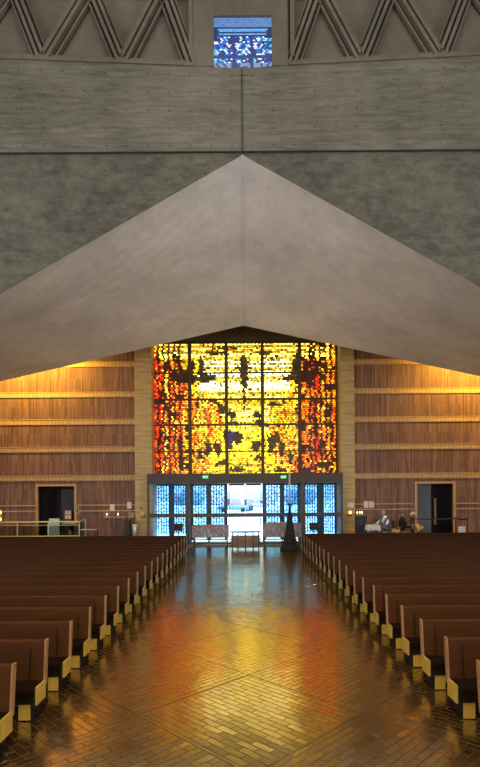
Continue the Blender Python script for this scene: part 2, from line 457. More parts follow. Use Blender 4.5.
def h01(*a):
    r = random.Random(hash(tuple(int(q) for q in a))); return r.random()
def L3(r, g, b): return lin(r, g, b)
def inell(px, py, cx, cy, rx, ry, ang=0):
    dx, dy = px - cx, py - cy; c, s_ = math.cos(ang), math.sin(ang)
    u, w = dx * c + dy * s_, -dx * s_ + dy * c
    return (u / rx) ** 2 + (w / ry) ** 2 < 1
DARK = [  # dark figures in the glass: centre, radii, lean (in window units of 183 x 130)
    (32, 34, 14, 5, 0), (36, 27, 4, 12, .5), (28, 24, 2, 10, -.45), (48, 24, 3, 13, .05), (54, 34, 9, 4, -.1), (22, 30, 5, 4, .6), (64, 9, 10, 2, 0), (70, 4, 14, 1.6, 0),
    (149, 32, 13, 6, .05), (143, 22, 3.5, 14, .1), (153, 22, 2.2, 11, -.15), (134, 34, 6, 3, 0), (162, 28, 5, 4, -.6), (157, 18, 2, 9, .5), (112, 9, 9, 2, 0), (120, 15, 3, 1.6, 0),
    (91, 30, 4.2, 15, 0), (91, 16, 2.6, 3.5, 0), (91, 24, 9, 1.6, 0), (91, 52, 1.2, 14, 0),
    (62, 57, 8, 2.2, .5), (69, 65, 4, 4, .6), (78, 69, 5, 3.5, .2), (79, 78, 5, 2, .1), (84, 92, 5, 7, 0), (76, 94, 4, 9, .1),
    (28, 100, 2.6, 8, 0), (28, 115, 3, 10, 0), (55, 103, 3.5, 7, .2), (64, 102, 3, 7, -.2), (47, 108, 3, 5, 0), (67, 117, 6, 3, -.3), (72, 88, 3, 5, 0),
    (104, 70, 4, 3, .2), (106, 78, 3, 4, 0), (103, 100, 4.5, 6, .2), (106, 112, 5, 2.5, 0), (118, 98, 4, 8, .1), (123, 92, 3, 6, 0), (128, 104, 3, 7, 0), (120, 60, 8, 2, 0),
    (146, 118, 2.5, 10, 0), (152, 125, 5, 4, .4), (137, 112, 2.5, 8, 0), (128, 124, 7, 2, 0), (84, 123, 8, 2, 0),
    (7, 56, 3, 3, 0), (12, 64, 2, 3, 0), (9, 48, 2.5, 2, 0), (13, 24, 2, 3, 0), (25, 52, 2, 3, 0), (17, 70, 4, 2.5, 0), (8, 88, 2, 3, 0), (44, 60, 2, 4, 0),
    (158, 40, 2.5, 2.5, 0), (172, 22, 2, 4, 0), (176, 45, 2.4, 3, 0), (168, 60, 2, 4, 0), (177, 80, 2.4, 3, 0), (163, 88, 2.6, 3, 0), (158, 72, 2, 3, 0), (170, 98, 2.5, 3.5, 0), (176, 66, 2, 3, 0),
]
STR = [random.random() for _ in range(80)]
def window_colour(u, v):
    c = window_piece(u, v); k = (.30 + .85 * h01(u * 900, v * 900, 77)) ** 1.5
    return tuple(q * k for q in c)
def window_piece(u, v):
    px, py = u * 183, (1 - v) * 130
    n = h01(px * 3, py * 3, 1)
    if abs(px - 91) > 62 and n < .93 and (px + .8 * math.sin(py * .2)) % 5.2 < 1.9: return L3(30, 11, 4)
    if abs(px - 91) > 50 and h01(px / 4 + 40, py / 4.5, 61) > .89: return L3(34, 14, 4)
    wv = 1.2 * math.sin(px * .35) + 1.0 * math.sin(py * .3)
    for d in DARK:
        if inell(px + (n - .5) * 2.0, py + (h01(px, py, 9) - .5) * 2.0, *d):
            k = h01(px * 2, py * 2, 5)
            if d[0] == 76: return L3(50, 35, 75)
            return L3(30 + 18 * k, 26 + 13 * k, 5) if 40 < px < 145 else L3(30 + 14 * k, 11, 3)
    if n > .965: return L3(45, 25, 8)
    # how far from the light centre
    edge = 40 if py < 48 else (40 + (py - 48) * 1.9 if py < 62 else (66 if py < 95 else 66 - (py - 95) * .45))
    dl = min(px - edge, (183 - edge - 2) - px) + wv * 2.2
    if py < 16: dl = min(px - 6, 177 - px)
    if dl > 0:
        band = STR[int((py + wv * .6) / 2.3) % 80]
        if py < 7: return L3(225 + 20 * n, 190 + 25 * n, 70) if band > .25 else L3(150, 100, 20)
        if py < 13: return L3(240, 215, 90) if band > .35 else L3(130, 95, 15)
        cx = abs(px - 91)
        if 15 < py < 46 and cx < 46: 
            if band < .3: return L3(205, 180, 60) if n < .75 else L3(110, 95, 25)
            return L3(255, 253, 215) if n > .3 else L3(250, 240, 150)
        if py < 84:
            if band < .2: return L3(165, 135, 15)
            return L3(250, 232, 70 + 60 * n) if band > .45 and cx < 36 else L3(240, 200, 25 + 40 * n)
        if band < .22: return L3(140, 120, 12)
        return L3(235 + 18 * n, 200 + 20 * n, 10 + 60 * h01(px, py, 3)) if band > .3 else L3(215, 165, 10)
    si = int((px + 1.5 * math.sin(py * .11)) / 5.0)
    s_ = STR[(si * 7 + 3 + (11 if px > 91 else 0)) % 80]
    seg = h01(si, int(py / 14 + s_ * 5), 4)
    s_ = s_ * .78 + seg * .22
    side = min(px, 183 - px)
    if s_ < .17: c = (215, 52, 8)
    elif s_ < .30: c = (226, 84, 8)
    elif s_ < .48: c = (238, 124, 12)
    elif s_ < .62: c = (242, 158, 18)
    elif s_ < .80: c = (240, 170, 45)
    else: c = (228, 175, 50)
    if px > 140 and s_ < .8 and s_ > .5: c = (226, 100, 10)
    if px < 91 and py > 100 and side > 40: c = (225, 150, 25) if s_ > .4 else c
    if -7 < dl <= 0 and n > .5: c = (238, 185, 45)
    if n < .13: c = (c[0] * .5, c[1] * .35, c[2] * .4)
    elif n > .85: c = (245, min(255, c[1] + 55), c[2] + 35)
    return tuple(q ** 1.15 * .75 for q in L3(*c))

WX0, WX1 = -5.44, 5.50
WZ0, WZ1 = 3.9, CH + (CY - 343.5) / F * 31
w1 = sroot('window_1', (0, 0, 0))
mosaic('stained_glass', 'stained', WX0, WX1, WZ0 - .0, WZ1, 31.0, 100, 68, window_colour, w1, gap=.17)
m = MB()
m.box(WX0 - .12, WX1 + .12, 31.03, 31.09, WZ0 - .1, WZ1 + .1); m.build('lead', 'lead', w1)
m = MB()
for px in (190, 226.5, 262.5, 299.7):
    x = X(px, 30.9, 410); m.box(x - .10, x + .10, 30.78, 31.0, WZ0, WZ1)
m.build('mullions', 'lead', w1)
m = MB()
for py in (372.8, 399.3, 424.8, 451.2):
    z = Z(py, 30.95); m.box(WX0, WX1, 30.88, 31.0, z - .045, z + .045)
m.box(WX0 - .06, WX1 + .06, 30.85, 31.02, WZ1 - .02, WZ1 + .12); m.box(WX0 - .06, WX0 + .06, 30.85, 31.02, WZ0, WZ1); m.box(WX1 - .06, WX1 + .06, 30.85, 31.02, WZ0, WZ1)
m.build('frame', 'lead', w1)

def blue_colour(u, v):
    n = h01(u * 300, v * 300, 2); g = h01(int(u * 24), int(v * 24), 8)
    if v > .80: return L3(92, 132, 190)  # flat pale strip paints the blue-lit top of the window recess
    if v > .64:
        return L3(90, 165, 235) if int(v * 26) % 2 and .08 < u < .92 else L3(15, 35, 90)
    if u > .88 and v > .6: return L3(8, 12, 40)
    if min(abs(u - .35), abs(u - .65)) < .03: return L3(10, 40, 120)
    if abs(v - .22) < .035: return L3(20, 40, 110)
    if v < .1: return L3(120, 150, 190) if g > .4 else L3(40, 60, 110)
    if g > .72: return L3(225, 240, 255)
    if g > .6: return L3(90, 200, 225)
    if g > .35: return L3(25, 95, 220)
    return L3(8, 30, 110)
w2 = sroot('window_2')
mosaic('stained_glass', 'stained_blue', wl - .02, wr + .02, zT, wt, 16.99, 26, 32, blue_colour, w2, gap=.09, jit=1.2)
m = MB(); m.box(wl - .05, wr + .05, 17.1, 17.16, zT - .05, wt + .2)
m.build('lead', 'teal', w2)
m = MB()
for fx in (.35, .65): m.box(wl + (wr - wl) * fx - .03, wl + (wr - wl) * fx + .03, 17.0, 17.06, zT, zT + (wt - zT) * .8)
m.build('frame', 'teal', w2)

# ------------------------------------------------------------------ entrance wall
YW = 30.3
dl0, dl1 = X(37.5, YW), X(75, YW); dr0, dr1 = X(416.3, YW), X(453.5, YW)
dzt = Z(484.5, YW)
pl0, pl1, pr0, pr1 = X(134.6, 30, 430), X(151.6, 30, 430), X(340.6, 30, 430), X(354.6, 30, 430)
def wall_side(name, a, b, d0, d1):
    m = MB(); m.box(a, d0, YW, YW + .15, 0, 13.2); m.box(d1, b, YW, YW + .15, 0, 13.2); m.box(d0, d1, YW, YW + .15, dzt, 13.2)
    struct(name, m, 'brick')
wall_side('wall_entrance_left', -20, pl0 + .1, dl0, dl1)
wall_side('wall_entrance_right', pr1 - .1, 20, dr0, dr1)
tn = 4
for (a, b, pxm, d0, d1) in ((-20, pl0, 75, dl0, dl1), (pr1, 20, 418, dr0, dr1)):
    for py in ((364.5, 394.7, 422, 449.4, 478) if pxm < 200 else (361.5, 390.7, 419, 446.4, 475.5)):
        z = Z(py, YW, pxm)
        m = MB(); m.box(a, b, YW - .015, YW + .01, z - .11, z + .11); m.box(a, b, YW - .035, YW + .01, z - .16, z - .12); m.box(a, b, YW - .03, YW + .01, z + .12, z + .16)
        struct('trim_%d' % tn, m, 'band'); tn += 1
    for py in ((505.3, 511) if pxm < 200 else (503.6, 509)):
        z = Z(py, YW, pxm)
        m = MB(); m.box(a, d0 - .12, YW - .03, YW + .01, z - .03, z + .03); m.box(d1 + .12, b, YW - .03, YW + .01, z - .03, z + .03)
        struct('trim_%d' % tn, m, 'band'); tn += 1
for k, (d0, d1) in enumerate(((dl0, dl1), (dr0, dr1))):
    r = sroot('door_%d' % (k + 1))
    m = MB(); w_ = .10
    m.box(d0 - w_, d0 + .03, YW - .06, YW + .13, PLZ, dzt - .03); m.box(d1 - .03, d1 + w_, YW - .06, YW + .13, PLZ, dzt - .03); m.box(d0 - w_, d1 + w_, YW - .06, YW + .13, dzt - .03, dzt + w_)
    m.build('door_frame', 'oak', r)
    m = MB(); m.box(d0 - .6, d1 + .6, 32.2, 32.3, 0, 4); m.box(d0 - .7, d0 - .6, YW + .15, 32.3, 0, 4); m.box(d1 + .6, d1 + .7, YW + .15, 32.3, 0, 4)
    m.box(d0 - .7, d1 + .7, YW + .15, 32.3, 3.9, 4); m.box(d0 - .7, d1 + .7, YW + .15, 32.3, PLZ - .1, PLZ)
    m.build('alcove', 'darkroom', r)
    if k == 0: m = MB(); m.box(d0 + 1.15, d1 - .03, 31.0, 31.06, PLZ, 3.2); m.build('door_panel', 'navy', r)
    else:
        m = MB(); m.box(d0 + .05, d0 + 1.05, 30.85, 30.92, PLZ, 3.38); m.build('door_panel', 'slate', r)
        m = MB(); m.box(d0 + 1.35, d0 + 1.5, 31.2, 31.3, PLZ + .5, 2.5); m.build('handle_post', 'brown_wood', r)
# pilasters
struct('wall_pilaster_left', MB().box(pl0, pl1, 30.0, 31.75, 0, 13.2), 'travertine')
struct('wall_pilaster_right', MB().box(pr0, pr1, 30.0, 31.75, 0, 13.2), 'travertine')
struct('wall_above_window', MB().box(pl1, pr0, 31.0, 31.3, WZ1, 13.2), 'dark_wall')

# vestibule front: brown frame with header and middle rail
YV = 29.5
hz0, hz1 = Z(483, YV), Z(473, YV); vx0, vx1 = X(147, YV), X(343, YV)
mr0, mr1 = Z(517, YV), Z(513.2, YV)
m = MB(); m.box(vx0, vx1, YV, 31.0, hz0, hz1); vest = struct('wall_vestibule', m, 'header')
m = MB()
for px, w_ in ((148, .06), (187.8, .10), (303, .10), (342, .06)):
    x = X(px, YV); m.box(x - w_, x + w_, YV, YV + .2, 0, hz0)
m.build('posts', 'bronze', vest)
m = MB(); m.box(vx0, vx1, YV + .02, YV + .16, mr0, mr1); m.build('middle_rail', 'bronze', vest)
m = MB(); m.box(vx0, vx1, YV + .02, YV + .16, 0, .10); m.build('threshold', 'bronze', vest)
struct('floor_mat', MB().box(-3.2, 3.3, 27.9, 29.35, 0, .015), 'dark_wall')

# outer doors
YD = 31.6
dz0, dz1 = .03, Z(484, YD)
dmid0, dmid1 = Z(517, YD), Z(513, YD)
zl0, zl1 = Z(532.5, YD), Z(485.5, YD)
def lattice(mb, x0, x1, z0, z1, Y):
    n = 5; w = (x1 - x0)
    t = .026
    for i in range(n + 1):
        x = x0 + w * i / n; mb.box(x - t, x + t, Y - .02, Y + .02, z0, z1)
    rows = max(3, int((z1 - z0) / .19))
    for j in range(rows):
        for i in range(n):
            if random.random() < .80:
                za = z0 + (z1 - z0) * (j + random.uniform(0, .3)) / rows; xa, xb = x0 + w * i / n, x0 + w * (i + 1) / n
                up = .16 if i % 2 == (j // 2) % 2 else -.16
                if up < 0: za += .16
                mb.hexa([(xa, Y - .018, za - t), (xb, Y - .018, za + up - t), (xb, Y + .018, za + up - t), (xa, Y + .018, za - t),
                         (xa, Y - .018, za + t * 1.2), (xb, Y - .018, za + up + t * 1.2), (xb, Y + .018, za + up + t * 1.2), (xa, Y + .018, za + t * 1.2)])
leaves = [(156, 169, 1), (174, 185.5, 1), (193, 206.5, 1), (211, 224.5, 1), (229.5, 244, 0), (246.5, 260.5, 0), (266, 280, 1), (284, 297.5, 1), (305, 317, 1), (323.5, 334.5, 1)]
for k, (a, b, lat) in enumerate(leaves):
    r = sroot('door_%d' % (k + 3))
    xa, xb = X(a, YD), X(b, YD); s_ = .12 if lat else .03
    m = MB(); m.box(xa - s_, xa, YD - .04, YD + .05, dz0, dz1); m.box(xb, xb + s_, YD - .04, YD + .05, dz0, dz1)
    m.box(xa, xb, YD - .04, YD + .05, dmid0, dmid1); m.box(xa, xb, YD - .04, YD + .05, zl1, dz1 + .1); 
    m.box(xa, xb, YD - .04, YD + .05, dz0, .1)
    m.build('door_frame', 'teal', r)
    MB().box(xa, xb, YD + .055, YD + .065, .1, dz1).build('glass', 'glass' if lat else 'glass_clear', r)
    if lat:
        m = MB(); lattice(m, xa, xb, dmid1, zl1, YD); lattice(m, xa, xb, .45, dmid0, YD); m.build('lattice', 'lattice', r)
    m = MB(); m.tube([(xb - .02, YD - .1, .9), (xb - .02, YD - .1, 1.4)], .02); m.box(xb - .03, xb, YD - .1, YD - .04, 1.0, 1.03); m.build('door_handle', 'steel', r)
# head and jambs between the outer doors
m = MB(); m.box(pl1 - .3, pr0 + .3, YD - .1, YD + .12, dz1, 4.3)
for a, b in ((170.5, 172.5), (187, 191.5), (208, 209.5), (226, 227.6), (262.3, 264.4), (281.5, 282.5), (299.3, 303.2), (319, 321.5)):
    m.box(X(a, YD), X(b, YD), YD - .05, YD + .1, 0, dz1)
struct('wall_outer_frame', m, 'teal')
w3 = sroot('window_3'); MB().box(pl1, X(154.2, YD), YD, YD + .01, .1, dz1).build('glass', 'glass', w3)
m = MB(); m.box(X(151.5, YD), X(152.2, YD), YD - .03, YD + .03, 0, dz1); m.box(X(153.8, YD), X(155.3, YD), YD - .03, YD + .03, 0, dz1); m.build('frame', 'teal', w3)
w4 = sroot('window_4'); MB().box(X(336, YD), pr0, YD, YD + .01, .1, dz1).build('glass', 'glass', w4)
m = MB(); m.box(X(335.3, YD), X(336.4, YD), YD - .03, YD + .03, 0, dz1); m.build('frame', 'teal', w4)

# ------------------------------------------------------------------ rest of the shell (encloses the room)
struct('wall_left', MB().box(-20.4, -20, -12, 32, 0, 23), 'shell')
struct('wall_right', MB().box(20, 20.4, -12, 32, 0, 23), 'shell')
struct('wall_back', MB().box(-20.4, 20.4, -12.4, -12, 0, 23), 'shell')
struct('ceiling', MB().box(-20.4, 20.4, -12.4, 17.9, 23, 23.3), 'shell')
struct('wall_loft', MB().box(-20.4, 20.4, 17.75, 17.9, zS, 23), 'shell')
struct('ceiling_roof', MB().box(-20.4, 20.4, 17.9, 33.5, 14.2, 14.4), 'shell')
m = MB(); m.box(-20.4, pl0, 32.4, 32.6, 0, 14.2); m.box(pr1, 20.4, 32.4, 32.6, 0, 14.2); m.box(pl0, pr1, 31.5, 31.7, 4.2, 14.2)
struct('wall_outer', m, 'shell')

# ------------------------------------------------------------------ outside
struct('ground_plaza', MB().box(-90, 90, 31.75, 200, -.25, -.02), 'paving')
def car(name, px, Y, mat, label, L_=4.4, H=1.5, W=1.8):
    r = empty(name, (X(px, Y), Y, -.02), label, 'car')
    h = L_ / 2
    pr = [(-h, .35), (-h, .8), (-h * .8, .95), (-h * .55, H), (h * .45, H), (h * .7, 1.0), (h, .85), (h, .35), (h * .78, .3), (h * .5, .3), (-h * .5, .3), (-h * .78, .3)]
    m = MB(); m.prism(pr, -W / 2, W / 2); m.build('body', mat, r)
    m = MB(); m.prism([(-h * .66, 1.0), (-h * .5, H - .08), (h * .4, H - .08), (h * .58, 1.0)], -W / 2 - .01, W / 2 + .01); m.build('windows', 'navy', r)
    for sx in (-.62, .62):
        for sy in (-1, 1):
            m = MB()
            bm = bmesh.new(); bmesh.ops.create_cone(bm, cap_ends=True, segments=20, radius1=.33, radius2=.33, depth=.2)
            m.bm(bm, Matrix.Translation((sx * h, sy * (W / 2 - .05), .33)) @ Matrix.Rotation(PI / 2, 4, 'X')); m.build('wheel', 'black', r)
    return r
car('parked_van', 233, 80, 'car_blue', 'blue van parked outside, seen through the clear glass doors', 4.8, 2.1, 2)
car('parked_car', 256, 92, 'car_silver', 'pale blue car parked outside beside the dark post box', 4.6, 1.7)
m = MB(); m.box(-.7, .7, -.5, .5, 0, 1.7); m.box(-.78, .78, -.58, .58, 1.7, 1.85)
tag(m.build('utility_box', 'navy', None), 'dark utility box standing outside between the van and the car', 'box').location = (X(248.6, 84), 84, -.02)
for k, (px, w_, h_) in enumerate(((188, 5.4, 3.6), (225, 5.4, 3.9), (262, 5.4, 3.4), (300, 5.4, 4.0))):
    random.seed(40 + k); m = MB()
    for q in range(26):
        m.ball((random.uniform(-w_ / 2, w_ / 2), random.uniform(-1, 1), random.uniform(.8, h_ - .8)), random.uniform(.8, 1.4), seg=8)
    o = m.build('hedge', 'hedge', None, smooth=True); o.location = (X(px, 125), 125, -.3)
    tag(o, ['bluish hedge outside, behind the lattice doors beside the clear pair', 'bluish hedge outside above the van roof', 'bluish hedge outside above the pale parked car', 'bluish hedge outside, seen behind the tall candle stand'][k], 'hedge')
random.seed(3)

# ------------------------------------------------------------------ pews
PL = 12.5
def make_pew(sg):
    """sg=+1: aisle end at x=0 and the bench runs to +x; -1 mirrored"""
    r = bpy.data.objects.new('pew', None); COL.objects.link(r); r['category'] = 'pew'
    bx = lambda m, x0, x1, *a, **k: m.bev(min(sg * x0, sg * x1), max(sg * x0, sg * x1), *a, **k)
    m = MB(); m.prism_x([(-.07, .36), (-.04, .36), (.04, .92), (.055, .945), (-.005, .945), (-.02, .925)], sg * .035, sg * PL); m.build('backrest', 'pew', r)
    m = MB(); m.prism_x([(-.08, .36), (.0, .36), (.075, .95), (-.012, .95)], 0, sg * .026); m.build('end_edge', 'pew_edge', r)
    m = MB(); bx(m, .025, PL, -.41, -.03, .33, .425, r=.02); m.build('seat', 'pew_seat', r)
    m = MB(); bx(m, .03, PL, -.37, -.06, .22, .33, r=.01); m.build('seat_rail', 'pew_leg', r)
    m = MB(); bx(m, -.005, .024, -.35, -.05, .20, .43, r=.006); e = m.build('end_panel', 'pew_end', r); e['label'] = 'pale yellow wood end panel'
    for i, x in enumerate((.03, 3.2, 6.4, 9.6, 12.2)):
        m = MB(); bx(m, x + .05, x + .21, -.345, 0, 0, .23, r=.008); l = m.build('leg', 'pew_leg', r)  # dark leg colour stands in for shade on the sides of a pale block
        m = MB(); bx(m, x + .054, x + .206, -.36, -.345, .012, .215, r=.004); m.build('leg_panel', 'pew_end', l)
    m = MB(); m.prism_x([(-.085, .45), (-.055, .45), (-.01, .86), (-.03, .86)], sg * .20, sg * .215); m.build('bracket', 'pew_leg', r)
    return r
ORD = 'first second third fourth fifth sixth seventh eighth ninth tenth eleventh twelfth thirteenth fourteenth fifteenth sixteenth seventeenth eighteenth nineteenth twentieth'.split()
HW = 2.70
for sg, n, blk, y0, dy, rot in ((-1, 19, 'on the glass railing side', 6.05, 1.005, 0), (1, 20, 'on the seated people side', 6.03, .99, 0)):
    p = make_pew(sg)
    for k in range(n):
        o = p if k == 0 else copy_tree(p)
        o.location = (sg * HW, y0 + dy * k, 0)
        if k == 0: lab = 'brown wooden pew %s, the front row with a pale yellow end' % blk
        elif k == n - 1: lab = 'brown wooden pew %s, the back row beside the entrance' % blk
        elif k < 12: lab = 'brown wooden pew %s, %s row from the front' % (blk, ORD[k])
        else: lab = 'brown wooden pew %s, %s row before the back one' % (blk, ORD[n - 2 - k])
        tag(o, lab, 'pew', 'pews ' + blk)

# ------------------------------------------------------------------ entrance furniture
def drape_table(px0, px1, pyt, label, Y=27.3):
    x0, x1 = X(px0, Y), X(px1, Y); zt = Z(pyt, Y); zd = Z(537.5, Y - .36); cx = (x0 + x1) / 2; h = (x1 - x0) / 2
    r = empty('display_table', (cx, Y, 0), label, 'table')
    MB().bev(-h - .02, h + .02, -.35, .35, zt - .05, zt).build('tabletop', 'brown_wood', r)
    # pleated drape
    m = MB(); N = 60; pts = []
    for i in range(N): pts.append((-h + 2 * h * i / (N - 1), -.36 - .015 * math.sin(i * 1.3)))
    for i in range(N): pts.append((h - 2 * h * i / (N - 1), .36))
    n = len(pts)
    m.add([(x, y, zd) for x, y in pts] + [(x, y, zt - .03) for x, y in pts], [(i, (i + 1) % n, (i + 1) % n + n, i + n) for i in range(n)])
    m.build('drape', 'drape', r)
    for sx in (-h + .08, h - .08):
        for sy in (-.28, .28): MB().bev(sx - .03, sx + .03, sy - .03, sy + .03, 0, zt - .05, r=.006).build('leg', 'bronze', r)
    return r, cx, zt, h
r, cx, zt, h = drape_table(192.5, 228.5, 525.2, 'long table with grey patterned drape, on the railing side of the round desk')
o = MB().bev(-.55, .45, -.15, .15, 0, .05).build('tray', 'oak'); o.location = (cx + .1, 27.25, zt); tag(o, 'shallow wooden tray lying on the draped table away from the candle', 'tray')
r, cx, zt, h = drape_table(262.5, 300.5, 523.3, 'long table with grey patterned drape, behind the tall candle stand')
o = MB().bev(-.6, .5, -.12, .12, 0, .04).build('tray', 'oak'); o.location = (cx - .15, 27.25, zt); tag(o, 'shallow wooden tray lying on the draped table behind the candle', 'tray')
# more slender stands around the left table
YB = 26.9
cx = X(245.2, YB); zt = Z(531, YB)
r = empty('round_desk', (cx, YB, 0), 'half-round wooden desk with slate top in front of the clear glass doors', 'desk')
def halfdisc(m, R, yd, z0, z1, n=24):
    pts = [(R * math.cos(a), -yd * math.sin(a)) for a in [PI * i / n for i in range(n + 1)]]
    k = len(pts); m.add([(x, y, z0) for x, y in pts] + [(x, y, z1) for x, y in pts], [tuple(range(k)), tuple(range(2 * k - 1, k - 1, -1))] + [(i, (i + 1) % k, (i + 1) % k + k, i + k) for i in range(k)])
m = MB(); halfdisc(m, .78, .45, zt - .06, zt); m.build('tabletop', 'slate', r)
m = MB(); halfdisc(m, .74, .36, .10, zt - .22); m.build('body', 'desk_wood', r)
m = MB(); halfdisc(m, .60, .38, .34, .52); m.build('carved_panel', 'brown_wood', r)
for a in (.12, .32, .5, .68, .88):
    x, y = .72 * math.cos(PI * a), -.38 * math.sin(PI * a); MB().tube([(x, y, 0), (x, y, zt - .06)], .028).build('leg', 'bronze', r)
# candle on flared stand
YC_ = 26.3
cx = X(289.6, YC_)
r = empty('candle_stand', (cx, YC_, 0), 'very tall pale candle on a dark flared cone-shaped stand beside the aisle', 'candle')
m = MB(); m.lathe([(.46, 0), (.47, .06), (.40, .16), (.33, .40), (.26, .70), (.20, 1.0), (.15, 1.35), (.10, 1.7), (.07, 2.0), (.05, 2.2)], n=48, wob=.09, lobes=8); m.build('stand', 'black_cloth', r, smooth=True)
m = MB(); m.lathe([(.05, 2.2), (.11, 2.25), (.12, 2.32), (.06, 2.36)], n=20); m.build('drip_cup', 'bronze', r, smooth=True)
m = MB(); m.lathe([(.045, 2.34), (.045, 3.95), (.01, 3.97)], n=16); m.build('candle', 'wax', r, smooth=True)
# reading stands either side of the doors
for px, lab in ((178, 'black lectern stand beside the pews on the railing side of the doors'), (313.5, 'black lectern stand between the candle and the seated people')):
    Y = 26.6; r = empty('music_stand', (X(px, Y), Y, 0), lab, 'stand')
    m = MB(); m.add([(-.22, -.05, 1.0), (.22, -.05, 1.0), (.22, .18, 1.36), (-.22, .18, 1.36), (-.22, -.02, .98), (.22, -.02, .98), (.22, .21, 1.34), (-.22, .21, 1.34)],
                    [(0, 1, 2, 3), (7, 6, 5, 4), (0, 4, 5, 1), (1, 5, 6, 2), (2, 6, 7, 3), (3, 7, 4, 0)]); m.build('desk', 'black', r)
    MB().tube([(0, .06, .03), (0, .06, 1.12)], .02).build('pole', 'black', r)
    m = MB()
    for a in (0, 2.1, 4.2): m.tube([(0, .06, .1), (.25 * math.cos(a), .06 + .25 * math.sin(a), .012)], .012)
    m.build('tripod', 'black', r)
# exit signs hanging on the header
for px, lab in ((205.5, 'small green EXIT sign on the header, above the table away from the candle'), (283.5, 'small green EXIT sign on the header, beside the top of the candle')):
    x, z = at(px, 477, YV); r = empty('exit_sign', (x, YV - .06, z - .1), lab, 'sign')
    MB().bev(-.16, .16, 0, .06, 0, .2, r=.008).build('case', 'green_sign', r)
    cu = bpy.data.curves.new('letters', 'FONT'); cu.body = 'EXIT'; cu.size = .15; cu.extrude = .004; cu.align_x = 'CENTER'
    cu.materials.append(M['sign_letter']); o_ = bpy.data.objects.new('letters_curve', cu); me_ = bpy.data.meshes.new_from_object(o_); bpy.data.objects.remove(o_); o = bpy.data.objects.new('letters', me_); COL.objects.link(o); o.parent = r; o.rotation_euler = (PI / 2, 0, 0); o.location = (0, -.006, .045)

# wall things, railing side ------------------------------------------------
def flat(name, px0, px1, py0, py1, Y, mat, label, cat, d=.045, frame=None, deep=0):
    x0, z1 = at(px0, py0, Y); x1, z0 = at(px1, py1, Y)
    r = empty(name, ((x0 + x1) / 2, Y, z0), label, cat); w = (x1 - x0) / 2; hh = z1 - z0
    MB().bev(-w, w, -d, 0, 0, hh, r=.004).build('board' if frame else 'sheet', frame or mat, r)
    b = .03 if frame else .012
    m = MB(); m.box(-w + b, w - b, -d - .004, -d, b, hh - b); m.build('sheet' if frame else 'print', mat if frame else 'paper', r)
    return r
flat('notice', 110, 115, 504, 511, YW - .004, 'drape', 'small grey notice on the brick wall above the candle shelf', 'notice')
flat('notice', 127.2, 131.6, 502.2, 508.3, YW - .004, 'paper', 'white notice on the brick wall above the wooden box', 'notice', frame='paper')
flat('notice', 363.5, 368, 501, 508, YW - .004, 'drape', 'greyish poster on the brick wall beside the white poster', 'notice')
flat('notice', 368.6, 373.8, 501.5, 507.6, YW - .004, 'paper', 'white poster on the brick wall near the striped shirt person', 'notice', frame='paper')
flat('notice', 347, 353.8, 502.4, 507.5, 29.99, 'paper', 'pale notice on the stone pillar above the golden lamp', 'notice', frame='wax')
flat('wall_phone', 76.2, 79.0, 507.2, 513.6, YW - .07, 'black', 'white intercom plate on the brick wall beside the doorway', 'intercom', frame='paper')
# shelf with candles
z = Z(516, 30); x0, x1 = X(103.5, 30), X(126, 30); r = empty('wall_shelf', ((x0 + x1) / 2, 30.1, z), 'light wooden shelf on the brick wall, holding small candles', 'shelf')
w_ = (x1 - x0) / 2; MB().bev(-w_, w_, -.15, .19, -.05, 0, r=.006).build('board', 'oak', r)
for s_ in (-.5, .5): MB().prism_x([(.17, -.05), (-.08, -.05), (.17, -.2)], s_ - .015, s_ + .015).build('bracket', 'oak', r)
for px, lab in ((106.3, 'small lit candle at the doorway end of the wooden shelf'), (117.6, 'small lit candle at the middle of the wooden shelf')):
    r = empty('candle', (X(px, 30), 30.05, z), lab, 'candle', 'candles on the shelf')
    MB().lathe([(.06, 0), (.07, .09), (.06, .11)], n=14).build('cup', 'wax', r, smooth=True)
    MB().lathe([(.005, .11), (.03, .14), (.02, .19), (.003, .22)], n=10).build('flame', 'flame', r, smooth=True)
r = empty('collection_box', (X(131.2, 29.9), 29.95, Z(516, 29.9)), 'light wooden box with slots on the wall bracket above the black cabinet', 'box')
MB().bev(-.16, .16, -.1, .1, 0, .24, r=.01).build('case', 'oak', r); m = MB(); m.box(-.1, -.02, -.106, -.1, .1, .17); m.box(.02, .1, -.106, -.1, .1, .17); m.build('slot', 'brown_wood', r)
MB().bev(-.17, .17, -.1, .38, -.05, 0, r=.006).build('bracket', 'oak', r)
x0, x1 = X(124.3, 29.2), X(130, 29.2); r = empty('cabinet', ((x0 + x1) / 2, 29.2, PLZ), 'black cabinet against the brick wall under the wooden box', 'cabinet')
MB().bev(-.16, .16, -.15, .35, 0, Z(519.5, 29.2) - PLZ, r=.01).build('body', 'black', r); MB().bev(-.145, .145, -.17, -.15, .06, .95, r=.004).build('door', 'black', r)
r = empty('waste_bin', (X(134.6, 28.9), 28.9, PLZ), 'round steel bin with pale lid beside the stone pillar', 'bin')
MB().lathe([(.14, 0), (.16, .02), (.165, .62), (.16, .64)], n=24).build('body', 'steel', r, smooth=True); MB().lathe([(.165, .64), (.17, .70), (.12, .76), (.02, .78)], n=24).build('lid', 'wax', r, smooth=True)
